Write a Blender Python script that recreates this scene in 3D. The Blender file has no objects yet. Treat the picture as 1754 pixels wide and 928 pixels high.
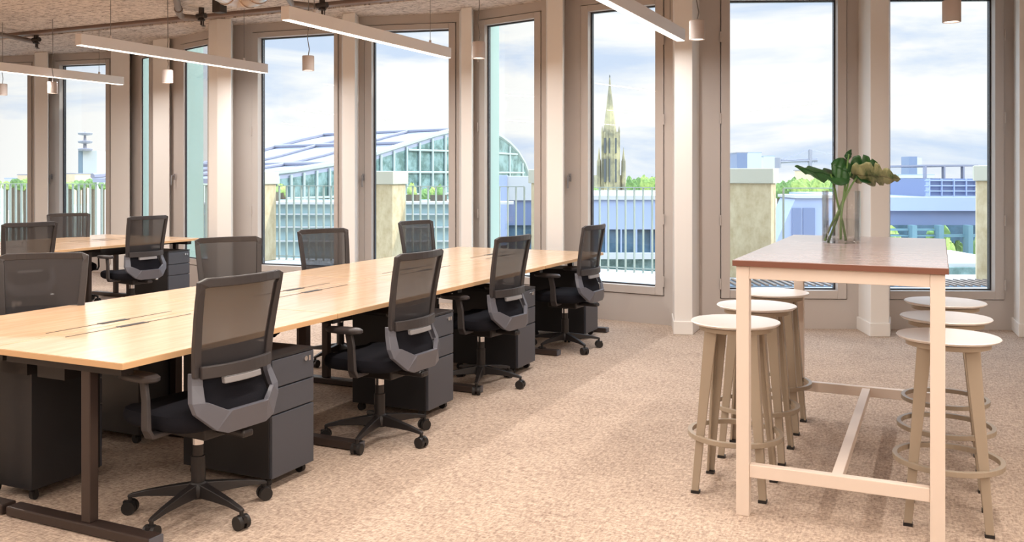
import bpy, math, random
from mathutils import Vector, Matrix
random.seed(7)
SC = bpy.context.scene
COL = SC.collection
PI = math.pi
# ------------------------------------------------------------------ camera, sky, sun, exposure
F_PX, VPX, HOR, EYE = 1560.0, 1608.0, 299.0, 1.45
TH = math.atan((VPX - 877) / F_PX)
S_, C_ = math.sin(TH), math.cos(TH)
cam_d = bpy.data.cameras.new('camera'); cam = bpy.data.objects.new('camera', cam_d); COL.objects.link(cam)
cam.location = (0, 0, EYE); cam.rotation_euler = (PI/2, 0, TH)
cam_d.sensor_width = 36; cam_d.lens = 36*F_PX/1754
cam_d.shift_y = (HOR-464)/1754
cam_d.clip_end = 4000
SC.camera = cam
SC.view_settings.view_transform = 'Standard'; SC.view_settings.look = 'None'
SC.view_settings.gamma = 1; SC.view_settings.use_curve_mapping = False
SC.view_settings.exposure = 0.22
SKY_STRENGTH = 0.98
SKY_FILL = 4.4
SUN_POWER = 2.3
BAR_POWER, SPOT_POWER = 41.0, 4.0

def lin(c):
    return tuple(((v/255)/12.92 if v/255 <= .04045 else (((v/255)+.055)/1.055)**2.4) for v in c)

w = bpy.data.worlds.new('sky'); SC.world = w; w.use_nodes = True
nt = w.node_tree; nt.nodes.clear(); N = nt.nodes.new; LK = nt.links.new
tc = N('ShaderNodeTexCoord'); sep = N('ShaderNodeSeparateXYZ'); LK(tc.outputs['Generated'], sep.inputs[0])
mp = N('ShaderNodeMapping'); mp.inputs['Scale'].default_value = (1.6, 1.6, 7.5); mp.inputs['Location'].default_value = (2.3, 0.4, 0.2)
LK(tc.outputs['Generated'], mp.inputs[0])
nz = N('ShaderNodeTexNoise'); nz.inputs['Scale'].default_value = 2.1; nz.inputs['Detail'].default_value = 9; nz.inputs['Roughness'].default_value = .55
nz.inputs['Distortion'].default_value = .35
LK(mp.outputs[0], nz.inputs['Vector'])
cr = N('ShaderNodeValToRGB'); cr.color_ramp.elements[0].position = .38; cr.color_ramp.elements[1].position = .53
cr.color_ramp.elements[0].color = (0, 0, 0, 1); cr.color_ramp.elements[1].color = (1, 1, 1, 1)
LK(nz.outputs['Fac'], cr.inputs[0])
gr = N('ShaderNodeValToRGB')
gr.color_ramp.elements[0].position = 0.0; gr.color_ramp.elements[0].color = (*lin((202, 218, 241)), 1)
gr.color_ramp.elements[1].position = .5; gr.color_ramp.elements[1].color = (*lin((196, 212, 238)), 1)
e = gr.color_ramp.elements.new(.12); e.color = (*lin((206, 221, 243)), 1)
LK(sep.outputs['Z'], gr.inputs[0])
mx = N('ShaderNodeMix'); mx.data_type = 'RGBA'
LK(cr.outputs[0], mx.inputs['Factor']); LK(gr.outputs[0], mx.inputs[6]); mx.inputs[7].default_value = (*lin((252, 251, 249)), 1)
bg = N('ShaderNodeBackground')
hi = N('ShaderNodeMapRange'); hi.inputs['From Min'].default_value = .24; hi.inputs['From Max'].default_value = .55   # sky above the view boosted as added light for the room
hi.inputs['To Min'].default_value = SKY_STRENGTH; hi.inputs['To Max'].default_value = SKY_FILL
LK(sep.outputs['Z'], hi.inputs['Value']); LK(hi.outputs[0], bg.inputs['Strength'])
bl = N('ShaderNodeMapRange'); bl.inputs['From Min'].default_value = .24; bl.inputs['From Max'].default_value = .5  # the boosted part is also tinted bluer, to cool the added light
LK(sep.outputs['Z'], bl.inputs['Value'])
m2 = N('ShaderNodeMix'); m2.data_type = 'RGBA'; LK(bl.outputs[0], m2.inputs['Factor']); LK(mx.outputs[2], m2.inputs[6]); m2.inputs[7].default_value = (.68, .82, 1.0, 1)
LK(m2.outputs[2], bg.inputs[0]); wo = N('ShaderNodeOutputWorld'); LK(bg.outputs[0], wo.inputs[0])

def CAMV(lat, fwd, up):   # direction given to the right of, ahead of and above the viewer -> world
    return Vector((lat*C_-fwd*S_, lat*S_+fwd*C_, up))
sun_d = bpy.data.lights.new('sun', 'SUN'); sun_d.energy = SUN_POWER; sun_d.angle = math.radians(1.5); sun_d.color = (1, .95, .85)
sun = bpy.data.objects.new('sun', sun_d); COL.objects.link(sun)
sun.rotation_euler = (-CAMV(.9, .04, .58)).to_track_quat('-Z', 'Y').to_euler()

# ------------------------------------------------------------------ materials
def M(name, col, rough=.6, metal=0.0, noise=None, bump=None, spec=.5, coat=0, emit=None, stretch=None):
    m = bpy.data.materials.new(name); m.use_nodes = True
    t = m.node_tree; b = t.nodes['Principled BSDF']
    c = lin(col); b.inputs['Base Color'].default_value = (*c, 1)
    b.inputs['Roughness'].default_value = rough; b.inputs['Metallic'].default_value = metal
    b.inputs['Specular IOR Level'].default_value = spec
    if coat: b.inputs['Coat Weight'].default_value = coat; b.inputs['Coat Roughness'].default_value = .12
    if emit: b.inputs['Emission Color'].default_value = (*lin(emit[0]), 1); b.inputs['Emission Strength'].default_value = emit[1]
    if noise or bump:
        tcn = t.nodes.new('ShaderNodeTexCoord'); src = tcn.outputs['Object']
        if stretch:
            mpn = t.nodes.new('ShaderNodeMapping'); mpn.inputs['Scale'].default_value = stretch
            t.links.new(src, mpn.inputs[0]); src = mpn.outputs[0]
    if noise:
        sc, col2, lo, hi = noise
        n = t.nodes.new('ShaderNodeTexNoise'); n.inputs['Scale'].default_value = sc; n.inputs['Detail'].default_value = 6; n.inputs['Roughness'].default_value = .65
        t.links.new(src, n.inputs['Vector'])
        r = t.nodes.new('ShaderNodeValToRGB'); r.color_ramp.elements[0].position = lo; r.color_ramp.elements[1].position = hi
        r.color_ramp.elements[0].color = (*lin(col2), 1); r.color_ramp.elements[1].color = (*c, 1)
        t.links.new(n.outputs['Fac'], r.inputs[0]); t.links.new(r.outputs[0], b.inputs['Base Color'])
    if bump:
        n2 = t.nodes.new('ShaderNodeTexNoise'); n2.inputs['Scale'].default_value = bump[0]; n2.inputs['Detail'].default_value = 5
        t.links.new(src, n2.inputs['Vector'])
        bp = t.nodes.new('ShaderNodeBump'); bp.inputs['Strength'].default_value = bump[1]; bp.inputs['Distance'].default_value = .01
        t.links.new(n2.outputs['Fac'], bp.inputs['Height']); t.links.new(bp.outputs[0], b.inputs['Normal'])
    return m

def glassy(name, tint, refl=.06, rough=0.0, mult=.45):
    m = bpy.data.materials.new(name); m.use_nodes = True; t = m.node_tree; t.nodes.clear()
    o = t.nodes.new('ShaderNodeOutputMaterial'); tr = t.nodes.new('ShaderNodeBsdfTransparent'); tr.inputs[0].default_value = (*tint, 1)
    gl = t.nodes.new('ShaderNodeBsdfGlossy'); gl.inputs['Roughness'].default_value = rough
    fr = t.nodes.new('ShaderNodeFresnel'); fr.inputs[0].default_value = 1.45
    mu = t.nodes.new('ShaderNodeMath'); mu.operation = 'MULTIPLY_ADD'; mu.inputs[1].default_value = mult; mu.inputs[2].default_value = refl-.035
    t.links.new(fr.outputs[0], mu.inputs[0])
    mxx = t.nodes.new('ShaderNodeMixShader'); t.links.new(mu.outputs[0], mxx.inputs[0])
    t.links.new(tr.outputs[0], mxx.inputs[1]); t.links.new(gl.outputs[0], mxx.inputs[2]); t.links.new(mxx.outputs[0], o.inputs[0])
    return m

def carpet_mat():
    m = M('carpet_weave', (196, 160, 134), .95, spec=.15)
    t = m.node_tree; b = t.nodes['Principled BSDF']; nd = t.nodes.new; lk = t.links.new
    tcn = nd('ShaderNodeTexCoord')
    outs = []
    for sc, st in ((26, (1, 3.2, 1)), (26, (3.2, 1, 1)), (3.0, (1, 1, 1)), (90, (1, 1, 1))):
        mpn = nd('ShaderNodeMapping'); mpn.inputs['Scale'].default_value = st; lk(tcn.outputs['Object'], mpn.inputs[0])
        n = nd('ShaderNodeTexNoise'); n.inputs['Scale'].default_value = sc; n.inputs['Detail'].default_value = 4; n.inputs['Roughness'].default_value = .7
        lk(mpn.outputs[0], n.inputs['Vector']); outs.append(n.outputs['Fac'])
    def add(a, c, wt):
        q = nd('ShaderNodeMath'); q.operation = 'MULTIPLY_ADD'; lk(c, q.inputs[0]); q.inputs[1].default_value = wt
        if isinstance(a, float): q.inputs[2].default_value = a
        else: lk(a, q.inputs[2])
        return q.outputs[0]
    v = add(0.0, outs[0], .36); v = add(v, outs[1], .36); v = add(v, outs[2], .10); v = add(v, outs[3], .18)
    r = nd('ShaderNodeValToRGB'); r.color_ramp.elements[0].position = .40; r.color_ramp.elements[1].position = .60
    r.color_ramp.elements[0].color = (*lin((140, 120, 108)), 1); r.color_ramp.elements[1].color = (*lin((218, 198, 180)), 1)
    lk(v, r.inputs[0]); lk(r.outputs[0], b.inputs['Base Color'])
    bp = nd('ShaderNodeBump'); bp.inputs['Strength'].default_value = .35; bp.inputs['Distance'].default_value = .006
    lk(v, bp.inputs['Height']); lk(bp.outputs[0], b.inputs['Normal'])
    return m

def woodwool_mat():
    m = M('woodwool_board', (200, 186, 172), .95, spec=.1)
    t = m.node_tree; b = t.nodes['Principled BSDF']; nd = t.nodes.new; lk = t.links.new
    tcn = nd('ShaderNodeTexCoord')
    mpn = nd('ShaderNodeMapping'); mpn.inputs['Scale'].default_value = (6, 14, 1); lk(tcn.outputs['Object'], mpn.inputs[0])
    n = nd('ShaderNodeTexNoise'); n.inputs['Scale'].default_value = 2.6; n.inputs['Detail'].default_value = 8; n.inputs['Roughness'].default_value = .7; n.inputs['Distortion'].default_value = .6
    lk(mpn.outputs[0], n.inputs['Vector'])
    r = nd('ShaderNodeValToRGB'); r.color_ramp.elements[0].position = .36; r.color_ramp.elements[1].position = .52
    r.color_ramp.elements[0].color = (*lin((136, 121, 112)), 1); r.color_ramp.elements[1].color = (*lin((220, 208, 198)), 1)
    lk(n.outputs['Fac'], r.inputs[0])
    br = nd('ShaderNodeTexBrick'); br.offset = .5; br.inputs['Scale'].default_value = 1; br.inputs['Brick Width'].default_value = 1.2; br.inputs['Row Height'].default_value = .6
    br.inputs['Mortar Size'].default_value = .004; br.inputs['Color1'].default_value = (1, 1, 1, 1); br.inputs['Color2'].default_value = (.93, .92, .91, 1); br.inputs['Mortar'].default_value = (.35, .32, .3, 1)
    lk(tcn.outputs['Object'], br.inputs['Vector'])
    mm = nd('ShaderNodeMix'); mm.data_type = 'RGBA'; mm.blend_type = 'MULTIPLY'; mm.inputs['Factor'].default_value = 1
    lk(r.outputs[0], mm.inputs[6]); lk(br.outputs['Color'], mm.inputs[7]); lk(mm.outputs[2], b.inputs['Base Color'])
    bp = nd('ShaderNodeBump'); bp.inputs['Strength'].default_value = .6; bp.inputs['Distance'].default_value = .01
    lk(n.outputs['Fac'], bp.inputs['Height']); lk(bp.outputs[0], b.inputs['Normal'])
    return m

def mesh_mat(name, col, clear):
    m = bpy.data.materials.new(name); m.use_nodes = True; t = m.node_tree
    b = t.nodes['Principled BSDF']; b.inputs['Base Color'].default_value = (*lin(col), 1); b.inputs['Roughness'].default_value = .7
    tr = t.nodes.new('ShaderNodeBsdfTransparent'); mxx = t.nodes.new('ShaderNodeMixShader'); mxx.inputs[0].default_value = clear
    t.links.new(b.outputs[0], mxx.inputs[1]); t.links.new(tr.outputs[0], mxx.inputs[2])
    t.links.new(mxx.outputs[0], t.nodes['Material Output'].inputs[0])
    return m

MT = dict(
    carpet=carpet_mat(), woodwool=woodwool_mat(),
    white=M('cream_white_paint', (234, 230, 226), .4),
    frame=M('greige_window_paint', (188, 179, 173), .38),
    dark_seal=M('dark_rubber_seal', (52, 50, 54), .5),
    fin=M('pale_green_facade_fin', (156, 180, 170), .35),
    glass=glassy('window_glass', (.97, .985, .985), .035),
    wall=M('plaster_wall', (222, 212, 202), .9),
    channel=M('brown_metal_channel', (128, 106, 94), .5),
    pipe=M('painted_pipe', (128, 112, 102), .45, .2),
    duct=M('galvanised_duct', (196, 180, 168), .28, .75),
    iron=M('dark_fittings', (62, 54, 50), .5, .3),
    oak=M('light_oak_board', (232, 198, 162), .26, noise=(3.0, (216, 178, 140), .35, .65), stretch=(9, .9, 1), coat=.4),
    oak_edge=M('oak_edge_band', (212, 172, 128), .5),
    black=M('black_metal', (38, 34, 34), .42, spec=.4),
    black_slot=M('black_slot', (30, 24, 22), .6),
    bronze=M('dark_brown_leg_metal', (62, 50, 46), .4, .2),
    body=M('black_steel_cabinet', (36, 35, 38), .45),
    slate=M('slate_drawer_front', (70, 73, 82), .42),
    chrome=M('chrome', (210, 210, 212), .2, 1),
    fabric=M('black_seat_fabric', (26, 26, 32), .95, spec=.15, bump=(400, .2)),
    plastic=M('charcoal_plastic', (56, 52, 53), .42),
    plastic_l=M('grey_and_sky_lit_plastic', (94, 95, 104), .34),  # on chair backs, sky reflection is put into this grey
    pad=M('pale_grey_lumbar_plastic', (136, 134, 136), .35),
    mesh=mesh_mat('charcoal_mesh_fabric', (50, 46, 47), .11),
    mesh2=mesh_mat('double_charcoal_mesh', (40, 38, 42), .08),
    rubber=M('black_rubber', (30, 27, 27), .5),
    cream=M('cream_powder_coat', (228, 212, 199), .42),
    stool=M('beige_powder_coat', (160, 145, 127), .4),
    seat_lit=M('lit_beige_seat', (240, 235, 231), .28),  # stool beige made paler, window light on the seat put into the colour
    ttop=M('grey_brown_table_top', (180, 165, 164), .22, noise=(4, (158, 142, 140), .35, .7), stretch=(1, 6, 1), coat=.2),
    tedge=M('red_brown_edge', (122, 78, 62), .5),
    lamp=M('white_lamp_housing', (226, 221, 220), .5),
    spotc=M('greige_lamp_cylinder', (172, 158, 150), .5),
    emit=M('lamp_diffuser', (255, 240, 225), .5, emit=((255, 244, 232), 3.0)),
    cable=M('grey_cable', (120, 116, 112), .5),
    vglass=glassy('vase_glass', (.99, .995, .993), .065, mult=.6),
    water=glassy('vase_water', (.96, .975, .965), .05, mult=.3),
    stem=M('green_stem', (84, 116, 52), .45),
    leaf=M('monstera_leaf', (44, 88, 42), .35, noise=(14, (24, 62, 30), .35, .65)),
    leaf_p=M('pale_leaf_underside', (150, 150, 108), .5, noise=(7, (52, 78, 38), .40, .60), stretch=(3, 1, 1)),
    terrace=M('pale_terrace_slab', (200, 202, 204), .8),
    rail=M('pale_railing_paint', (158, 166, 156), .5),
    stone=M('travertine_pier', (206, 190, 156), .85, noise=(9, (182, 162, 126), .35, .62), stretch=(1, 1, .6)),
    stone_cap=M('pale_stone_cap', (190, 186, 168), .8),
    lav=M('lavender_cladding', (158, 170, 198), .5),
    lav_d=M('blue_grey_cladding', (116, 128, 158), .5),
    bwhite=M('white_render', (190, 190, 188), .8),
    teal=M('teal_glazing', (134, 162, 160), .25, noise=(1.3, (86, 112, 106), .4, .6)),
    teal_d=M('dark_teal_glazing', (84, 112, 132), .2, noise=(.9, (60, 84, 96), .4, .6)),
    roofg=M('green_glass_roof', (160, 184, 184), .4, noise=(.4, (140, 166, 168), .4, .6)),
    vault=M('pale_vault_roof', (158, 163, 182), .45),
    vault_d=M('roof_rib', (140, 140, 152), .5),
    mull=M('white_mullion', (178, 190, 186), .5),
    spire=M('pale_gold_stone', (186, 174, 136), .9, noise=(.35, (134, 128, 108), .42, .58)),
    spire_d=M('dark_belfry_opening', (92, 94, 96), .9),
    ground=M('distant_city_ground', (150, 168, 130), .95, noise=(.03, (186, 184, 176), .42, .58)),
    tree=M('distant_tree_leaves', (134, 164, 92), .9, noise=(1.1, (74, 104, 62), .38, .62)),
    tree_y=M('yellow_green_tree_leaves', (182, 198, 110), .9, noise=(1.1, (112, 142, 78), .38, .62)),  # yellower leaf tone, picked at random per tree
    bark=M('bark', (96, 84, 70), .9),
    brick=M('pale_brick', (214, 190, 160), .9),
    roof=M('brown_tile_roof', (170, 152, 140), .85),
    tower_d=M('dark_tower_face', (110, 126, 140), .7),
    steel=M('teal_steel', (108, 142, 152), .5),
)

# ------------------------------------------------------------------ mesh helpers
class MB:
    def __init__(s): s.v = []; s.f = []
    def add(s, vs, fs):
        o = len(s.v); s.v += [tuple(v) for v in vs]; s.f += [tuple(i+o for i in f) for f in fs]; return s
    def box(s, x0, x1, y0, y1, z0, z1):
        return s.add([(x0,y0,z0),(x1,y0,z0),(x1,y1,z0),(x0,y1,z0),(x0,y0,z1),(x1,y0,z1),(x1,y1,z1),(x0,y1,z1)],
                     [(0,3,2,1),(4,5,6,7),(0,1,5,4),(1,2,6,5),(2,3,7,6),(3,0,4,7)])
    def prism(s, pts, z0, z1):
        a = sum(pts[i][0]*pts[(i+1)%len(pts)][1]-pts[(i+1)%len(pts)][0]*pts[i][1] for i in range(len(pts)))
        if a < 0: pts = pts[::-1]
        n = len(pts)
        return s.add([(p[0],p[1],z0) for p in pts]+[(p[0],p[1],z1) for p in pts],
                     [tuple(range(n-1,-1,-1)), tuple(range(n,2*n))]+[(i,(i+1)%n,(i+1)%n+n,i+n) for i in range(n)])
    def loft(s, rings, closed=True, caps=True, loop=False):
        n = len(rings[0]); vs = [p for r in rings for p in r]; fs = []
        R = len(rings)
        for k in range(R if loop else R-1):
            k2 = (k+1) % R
            for i in range(n if closed else n-1):
                j = (i+1) % n
                fs.append((k*n+i, k*n+j, k2*n+j, k2*n+i))
        if caps and not loop and closed:
            fs.append(tuple(range(n-1,-1,-1))); fs.append(tuple((R-1)*n+i for i in range(n)))
        return s.add(vs, fs)
    def tube(s, pts, r, n=10, loop=False, sq=None):
        pts = [Vector(p) for p in pts]; R = len(pts); rs = r if isinstance(r, (list, tuple)) else [r]*R
        rings = []; up = None
        for i, p in enumerate(pts):
            a = pts[(i-1) % R] if (loop or i) else p; b = pts[(i+1) % R] if (loop or i < R-1) else p
            t = (b-a).normalized()
            if up is None:
                up = Vector((0,0,1)) if abs(t.z) < .9 else Vector((0,1,0))
            u = (up - t*up.dot(t)).normalized(); up = u; v = t.cross(u)
            if sq:
                hw, hh = sq[0]/2*rs[i], sq[1]/2*rs[i]
                rings.append([p+v*hw+u*hh, p-v*hw+u*hh, p-v*hw-u*hh, p+v*hw-u*hh])
            else:
                rings.append([p+(u*math.cos(2*PI*k/n)+v*math.sin(2*PI*k/n))*rs[i] for k in range(n)])
        return s.loft(rings, loop=loop)
    def lathe(s, prof, n=24, c=(0,0,0)):
        rings = [[(c[0]+r*math.cos(2*PI*k/n), c[1]+r*math.sin(2*PI*k/n), c[2]+z) for k in range(n)] for r, z in prof]
        return s.loft(rings)
    def bar(s, A, B, o0, o1, z0, z1):     # a box along the plan line A-B, from offset o0 to o1 beside it
        A = Vector(A[:2]); B = Vector(B[:2]); d = (B-A).normalized(); n = Vector((d.y, -d.x))
        return s.prism([tuple(A+n*o0), tuple(B+n*o0), tuple(B+n*o1), tuple(A+n*o1)], z0, z1)
    def obj(s, name, mat, parent=None, bevel=0, smooth=False, loc=None, **tags):
        me = bpy.data.meshes.new(name); me.from_pydata(s.v, [], s.f)
        import bmesh
        b = bmesh.new(); b.from_mesh(me); bmesh.ops.recalc_face_normals(b, faces=b.faces); b.to_mesh(me); b.free()
        for m in (mat if isinstance(mat, (list, tuple)) else [mat]): me.materials.append(MT[m] if isinstance(m, str) else m)
        if smooth:
            for p in me.polygons: p.use_smooth = True
        o = bpy.data.objects.new(name, me); COL.objects.link(o)
        if parent: o.parent = parent
        if loc: o.location = loc
        if bevel:
            q = o.modifiers.new('bevel', 'BEVEL'); q.width = bevel; q.segments = 2; q.limit_method = 'ANGLE'
        if smooth:
            q = o.modifiers.new('sharp', 'EDGE_SPLIT'); q.split_angle = math.radians(40)
        tag(o, **tags); return o

def tag(o, label=None, cat=None, group=None, kind=None):
    if label: o['label'] = label
    if cat: o['category'] = cat
    if group: o['group'] = group
    if kind: o['kind'] = kind
    return o
def thing(name, loc=(0,0,0), rz=0, **tags):
    o = bpy.data.objects.new(name, None); o.empty_display_size = .1; COL.objects.link(o); o.location = loc; o.rotation_euler = (0,0,rz)
    return tag(o, **tags)
def copy_tree(o, parent=None):
    kids = [c for c in bpy.data.objects if c.parent == o]
    c = o.copy(); COL.objects.link(c)
    if parent: c.parent = parent
    for k in kids: copy_tree(k, c)
    return c
def PD(px, d):                        # plan point at a depth ahead of the viewpoint, seen in the photo's column px
    l = d*(px-877)/F_PX; return (l*C_-d*S_, l*S_+d*C_)
def G(px, py, z):                     # plan point of a pixel whose height is known
    return PD(px, F_PX*(EYE-z)/(py-HOR))
def Z(py, d): return EYE-(py-HOR)*d/F_PX
def on_line(px, A, B):                # where the sight line of column px meets the plan line A-B
    k = PD(px, 1.0); ax, ay = A; dx, dy = B[0]-A[0], B[1]-A[1]
    det = k[0]*(-dy)+k[1]*dx
    t = (ax*(-dy)+ay*dx)/det
    return (k[0]*t, k[1]*t)

# ------------------------------------------------------------------ the room shell
SILL, HEAD, CEIL = .362, 3.10, 3.27
J = [PD(-110, 14.3), PD(57, 13.9), PD(207, 13.45), PD(279, 12.4), PD(392, 11.15), PD(600, 10.55), PD(800, 10.25), PD(955, 9.42), PD(1190, 8.62), PD(1478, 8.55), PD(1765, 8.5), PD(2080, 8.45)]
WR = (J[-1][0]+.3, J[-1][1]+.1)
room_plan = [(-14.5, -5), (WR[0]+1.2, -5), (WR[0]+1.2, J[-1][1])] + J[::-1] + [(-14.5, J[0][1]+.1)]
MB().prism(room_plan, -.12, 0).obj('floor', 'carpet', kind='structure')
yj = 7.86
near_plan = [(-14.5, -5), (WR[0]+1.2, -5), (WR[0]+1.2, yj), (-14.5, yj)]
far_plan = [(-14.5, 8.2), (WR[0]+1.2, 8.2), (WR[0]+1.2, J[-1][1]+.3)] + [(p[0]+.03, p[1]+.3) for p in J[::-1]] + [(-14.5, J[0][1]+.4)]
c_ = MB().prism(near_plan, CEIL, CEIL+.14).prism(far_plan, CEIL, CEIL+.14)
c_.obj('ceiling', 'woodwool', kind='structure')
MB().box(-14.5, WR[0]+1.2, yj-.02, 8.22, CEIL+.12, CEIL+.2).obj('trim_1', 'channel', kind='structure')
MB().box(-14.45, WR[0]+1.15, yj+.012, 8.188, CEIL+.012, CEIL+.115).box(-14.45, WR[0]+1.15, yj+.02, yj+.13, CEIL-.035, CEIL+.012).obj('trim_2', 'channel', bevel=.01, kind='structure')
MB().prism([(-14.7, -5.2), (WR[0]+1.4, -5.2), (WR[0]+1.4, J[-1][1]+.3)] + [(p[0]+.03, p[1]+.3) for p in J[::-1]] + [(-14.7, J[0][1]+.4)], CEIL+.2, CEIL+.45).obj('trim_3', 'wall', kind='structure')
MB().box(-14.7, -14.5, -5.2, J[0][1]+.3, -.1, CEIL+.2).obj('wall_left', 'wall', kind='structure')
MB().box(WR[0]+1.2, WR[0]+1.4, -5.2, J[-1][1]+.3, -.1, CEIL+.2).obj('wall_right', 'wall', kind='structure')
MB().box(-14.7, WR[0]+1.4, -5.2, -5, -.1, CEIL+.2).obj('wall_back', 'wall', kind='structure')
MB().bar((-14.5, J[0][1]+.1), J[0], .0, -.15, 0, CEIL+.1).bar(J[-1], (WR[0]+1.3, J[-1][1]), 0, -.15, 0, CEIL+.1).obj('wall_front', 'white', kind='structure')

# each window: joints, outer frame columns, glass columns, side of the hinges, column of the lever handle
WIN = [
    (0, -95, 60, -62, 48, None, None),
    (1, 82, 194, 103, 182, None, 91),
    (2, 223, 262, 242, 255, None, None),
    (3, 292, 372, 315, 356, None, 302),
    (4, 396, 585, 443, 573, 'L', None),
    (5, 612, 789, 637, 769, None, 624),
    (6, 810, 936, 831, 916, 'L', None),
    (7, 966, 1154, 1008, 1123, 'R', 978),
    (8, 1198, 1472, 1250, 1434, 'L', None),
    (9, 1520, 1738, 1524, 1703, 'R', None),
    (10, 1796, 2050, 1830, 2010, None, None),
]
def sub(A, B, t): return (A[0]+(B[0]-A[0])*t, A[1]+(B[1]-A[1])*t)
for wi, (j, a, b, g0, g1, hg, hn) in enumerate(WIN):
    A, B = J[j], J[j+1]
    pa, pb, q0, q1 = [on_line(x, A, B) for x in (a, b, g0, g1)]
    L = (Vector(pb)-Vector(pa)).length
    w0 = thing('window_%d' % (wi+1), kind='structure')
    ds = {2: .2, 3: .35, 6: .7, 7: .85}.get(wi, 1.0)     # slimmer profiles where the facade turns away
    # casing: jambs, apron panel under the sash, head band, behind the sash
    sw = min(.09, (Vector(q0)-Vector(pa)).length*.62); sv = min(.09, (Vector(q1)-Vector(pb)).length*.62)
    u = (Vector(q1)-Vector(q0)).normalized()
    s0 = tuple(Vector(q0)-u*sw); s1 = tuple(Vector(q1)+u*sv)
    sz0, sz1 = SILL-.085, HEAD+.07
    f_ = MB().bar(pa, s0, 0, -.16*ds, 0, CEIL).bar(s1, pb, 0, -.16*ds, 0, CEIL).bar(s0, s1, 0, -.16*ds, 0, sz0).bar(s0, s1, 0, -.16*ds, sz1, CEIL)
    f_.obj('window_frame', 'frame', w0)
    g = .007
    t0 = tuple(Vector(s0)+u*g); t1 = tuple(Vector(s1)-u*g)
    sash = MB().bar(t0, q0, .018*ds, -.06*ds, sz0+g, sz1-g).bar(q1, t1, .018*ds, -.06*ds, sz0+g, sz1-g).bar(q0, q1, .018*ds, -.06*ds, sz0+g, SILL).bar(q0, q1, .018*ds, -.06*ds, HEAD, sz1-g)
    sash.obj('sash', 'frame', w0, bevel=.004)
    iv = .012
    r0, r1 = tuple(Vector(q0)+u*iv), tuple(Vector(q1)-u*iv)
    MB().bar(s0, r0, -.062*ds, -.11*ds, sz0, sz1).bar(r1, s1, -.062*ds, -.11*ds, sz0, sz1).bar(r0, r1, -.062*ds, -.11*ds, sz0, SILL+iv).bar(r0, r1, -.062*ds, -.11*ds, HEAD-iv, sz1).obj('gasket', 'dark_seal', w0)
    MB().bar(r0, r1, -.075*ds, -.081*ds, SILL+iv-.002, HEAD-iv+.002).obj('glass_pane', 'glass', w0)
    n = Vector((u.y, -u.x))
    if hg:
        c = Vector(s0 if hg == 'L' else s1)
        for hz in (.42, 1.02, 1.98, 2.75):
            MB().tube([(*(c+n*.022), hz-.05), (*(c+n*.022), hz+.05)], .009, 8).obj('hinge', 'frame', w0, smooth=True)
    if hn:
        c = Vector(on_line(hn, A, B)) + n*.02; hz = 1.42
        h = MB().bar(c-u*.013, c+u*.013, 0, .012, hz-.04, hz+.04)
        h.tube([(*(c+n*.01), hz+.02), (*(c+n*.045), hz+.02), (*(c+n*.05), hz-.11)], .009, 8).obj('handle', 'pad', w0, smooth=True)

# columns between the windows: footprints by photo column and depth
COLS = [
    [(-112, 14.0), (-96, 13.95), (-94, 14.4), (-112, 14.5)],
    [(60, 13.55), (82, 13.5), (84, 13.95), (58, 14.05)],
    [(190, 13.2), (222, 12.95), (224, 13.35), (190, 13.6)],
    [(262, 12.3), (290, 12.12), (294, 12.35), (264, 12.7)],
    [(357, 11.3), (358, 10.75), (372, 10.62), (396, 10.62), (400, 11.15), (372, 11.4)],
    [(585, 10.62), (587, 10.28), (608, 10.22), (615, 10.52), (600, 10.8)],
    [(786, 10.3), (790, 9.95), (808, 9.9), (812, 10.2), (800, 10.4)],
    [(935, 9.56), (937, 9.2), (964, 9.1), (968, 9.4), (955, 9.6)],
    [(1152, 8.78), (1155, 8.28), (1186, 8.26), (1198, 8.62), (1186, 8.8)],
    [(1470, 8.56), (1491, 8.17), (1523, 8.17), (1524, 8.56), (1500, 8.72)],
    [(1736, 8.52), (1746, 8.14), (1795, 8.14), (1797, 8.52), (1765, 8.7)],
    [(2050, 8.46), (2054, 8.1), (2100, 8.1), (2110, 8.5)],
]
for fp in COLS:
    P = [PD(*q) for q in fp]
    cl = MB().prism(P, 0, CEIL).obj('column', 'white', bevel=.006, kind='structure')
    cx = sum(p[0] for p in P)/len(P); cy = sum(p[1] for p in P)/len(P)
    Q = [tuple(Vector((cx, cy))+(Vector(p)-Vector((cx, cy)))*(1+.022/max(.05, (Vector(p)-Vector((cx, cy))).length))) for p in P]
    MB().prism(Q, 0, .12).obj('baseboard', 'white', cl, bevel=.005)
# exterior fins beside the angled windows
for a, b in (((240, 13.3), (257, 14.0)), ((316, 12.2), (344, 12.85)), ((830, 10.2), (850, 10.65)), ((998, 9.42), (1010, 9.85))):
    MB().bar(PD(*a), PD(*b), 0, .035, .13, CEIL).obj('facade_fin', 'fin', kind='structure')

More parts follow.
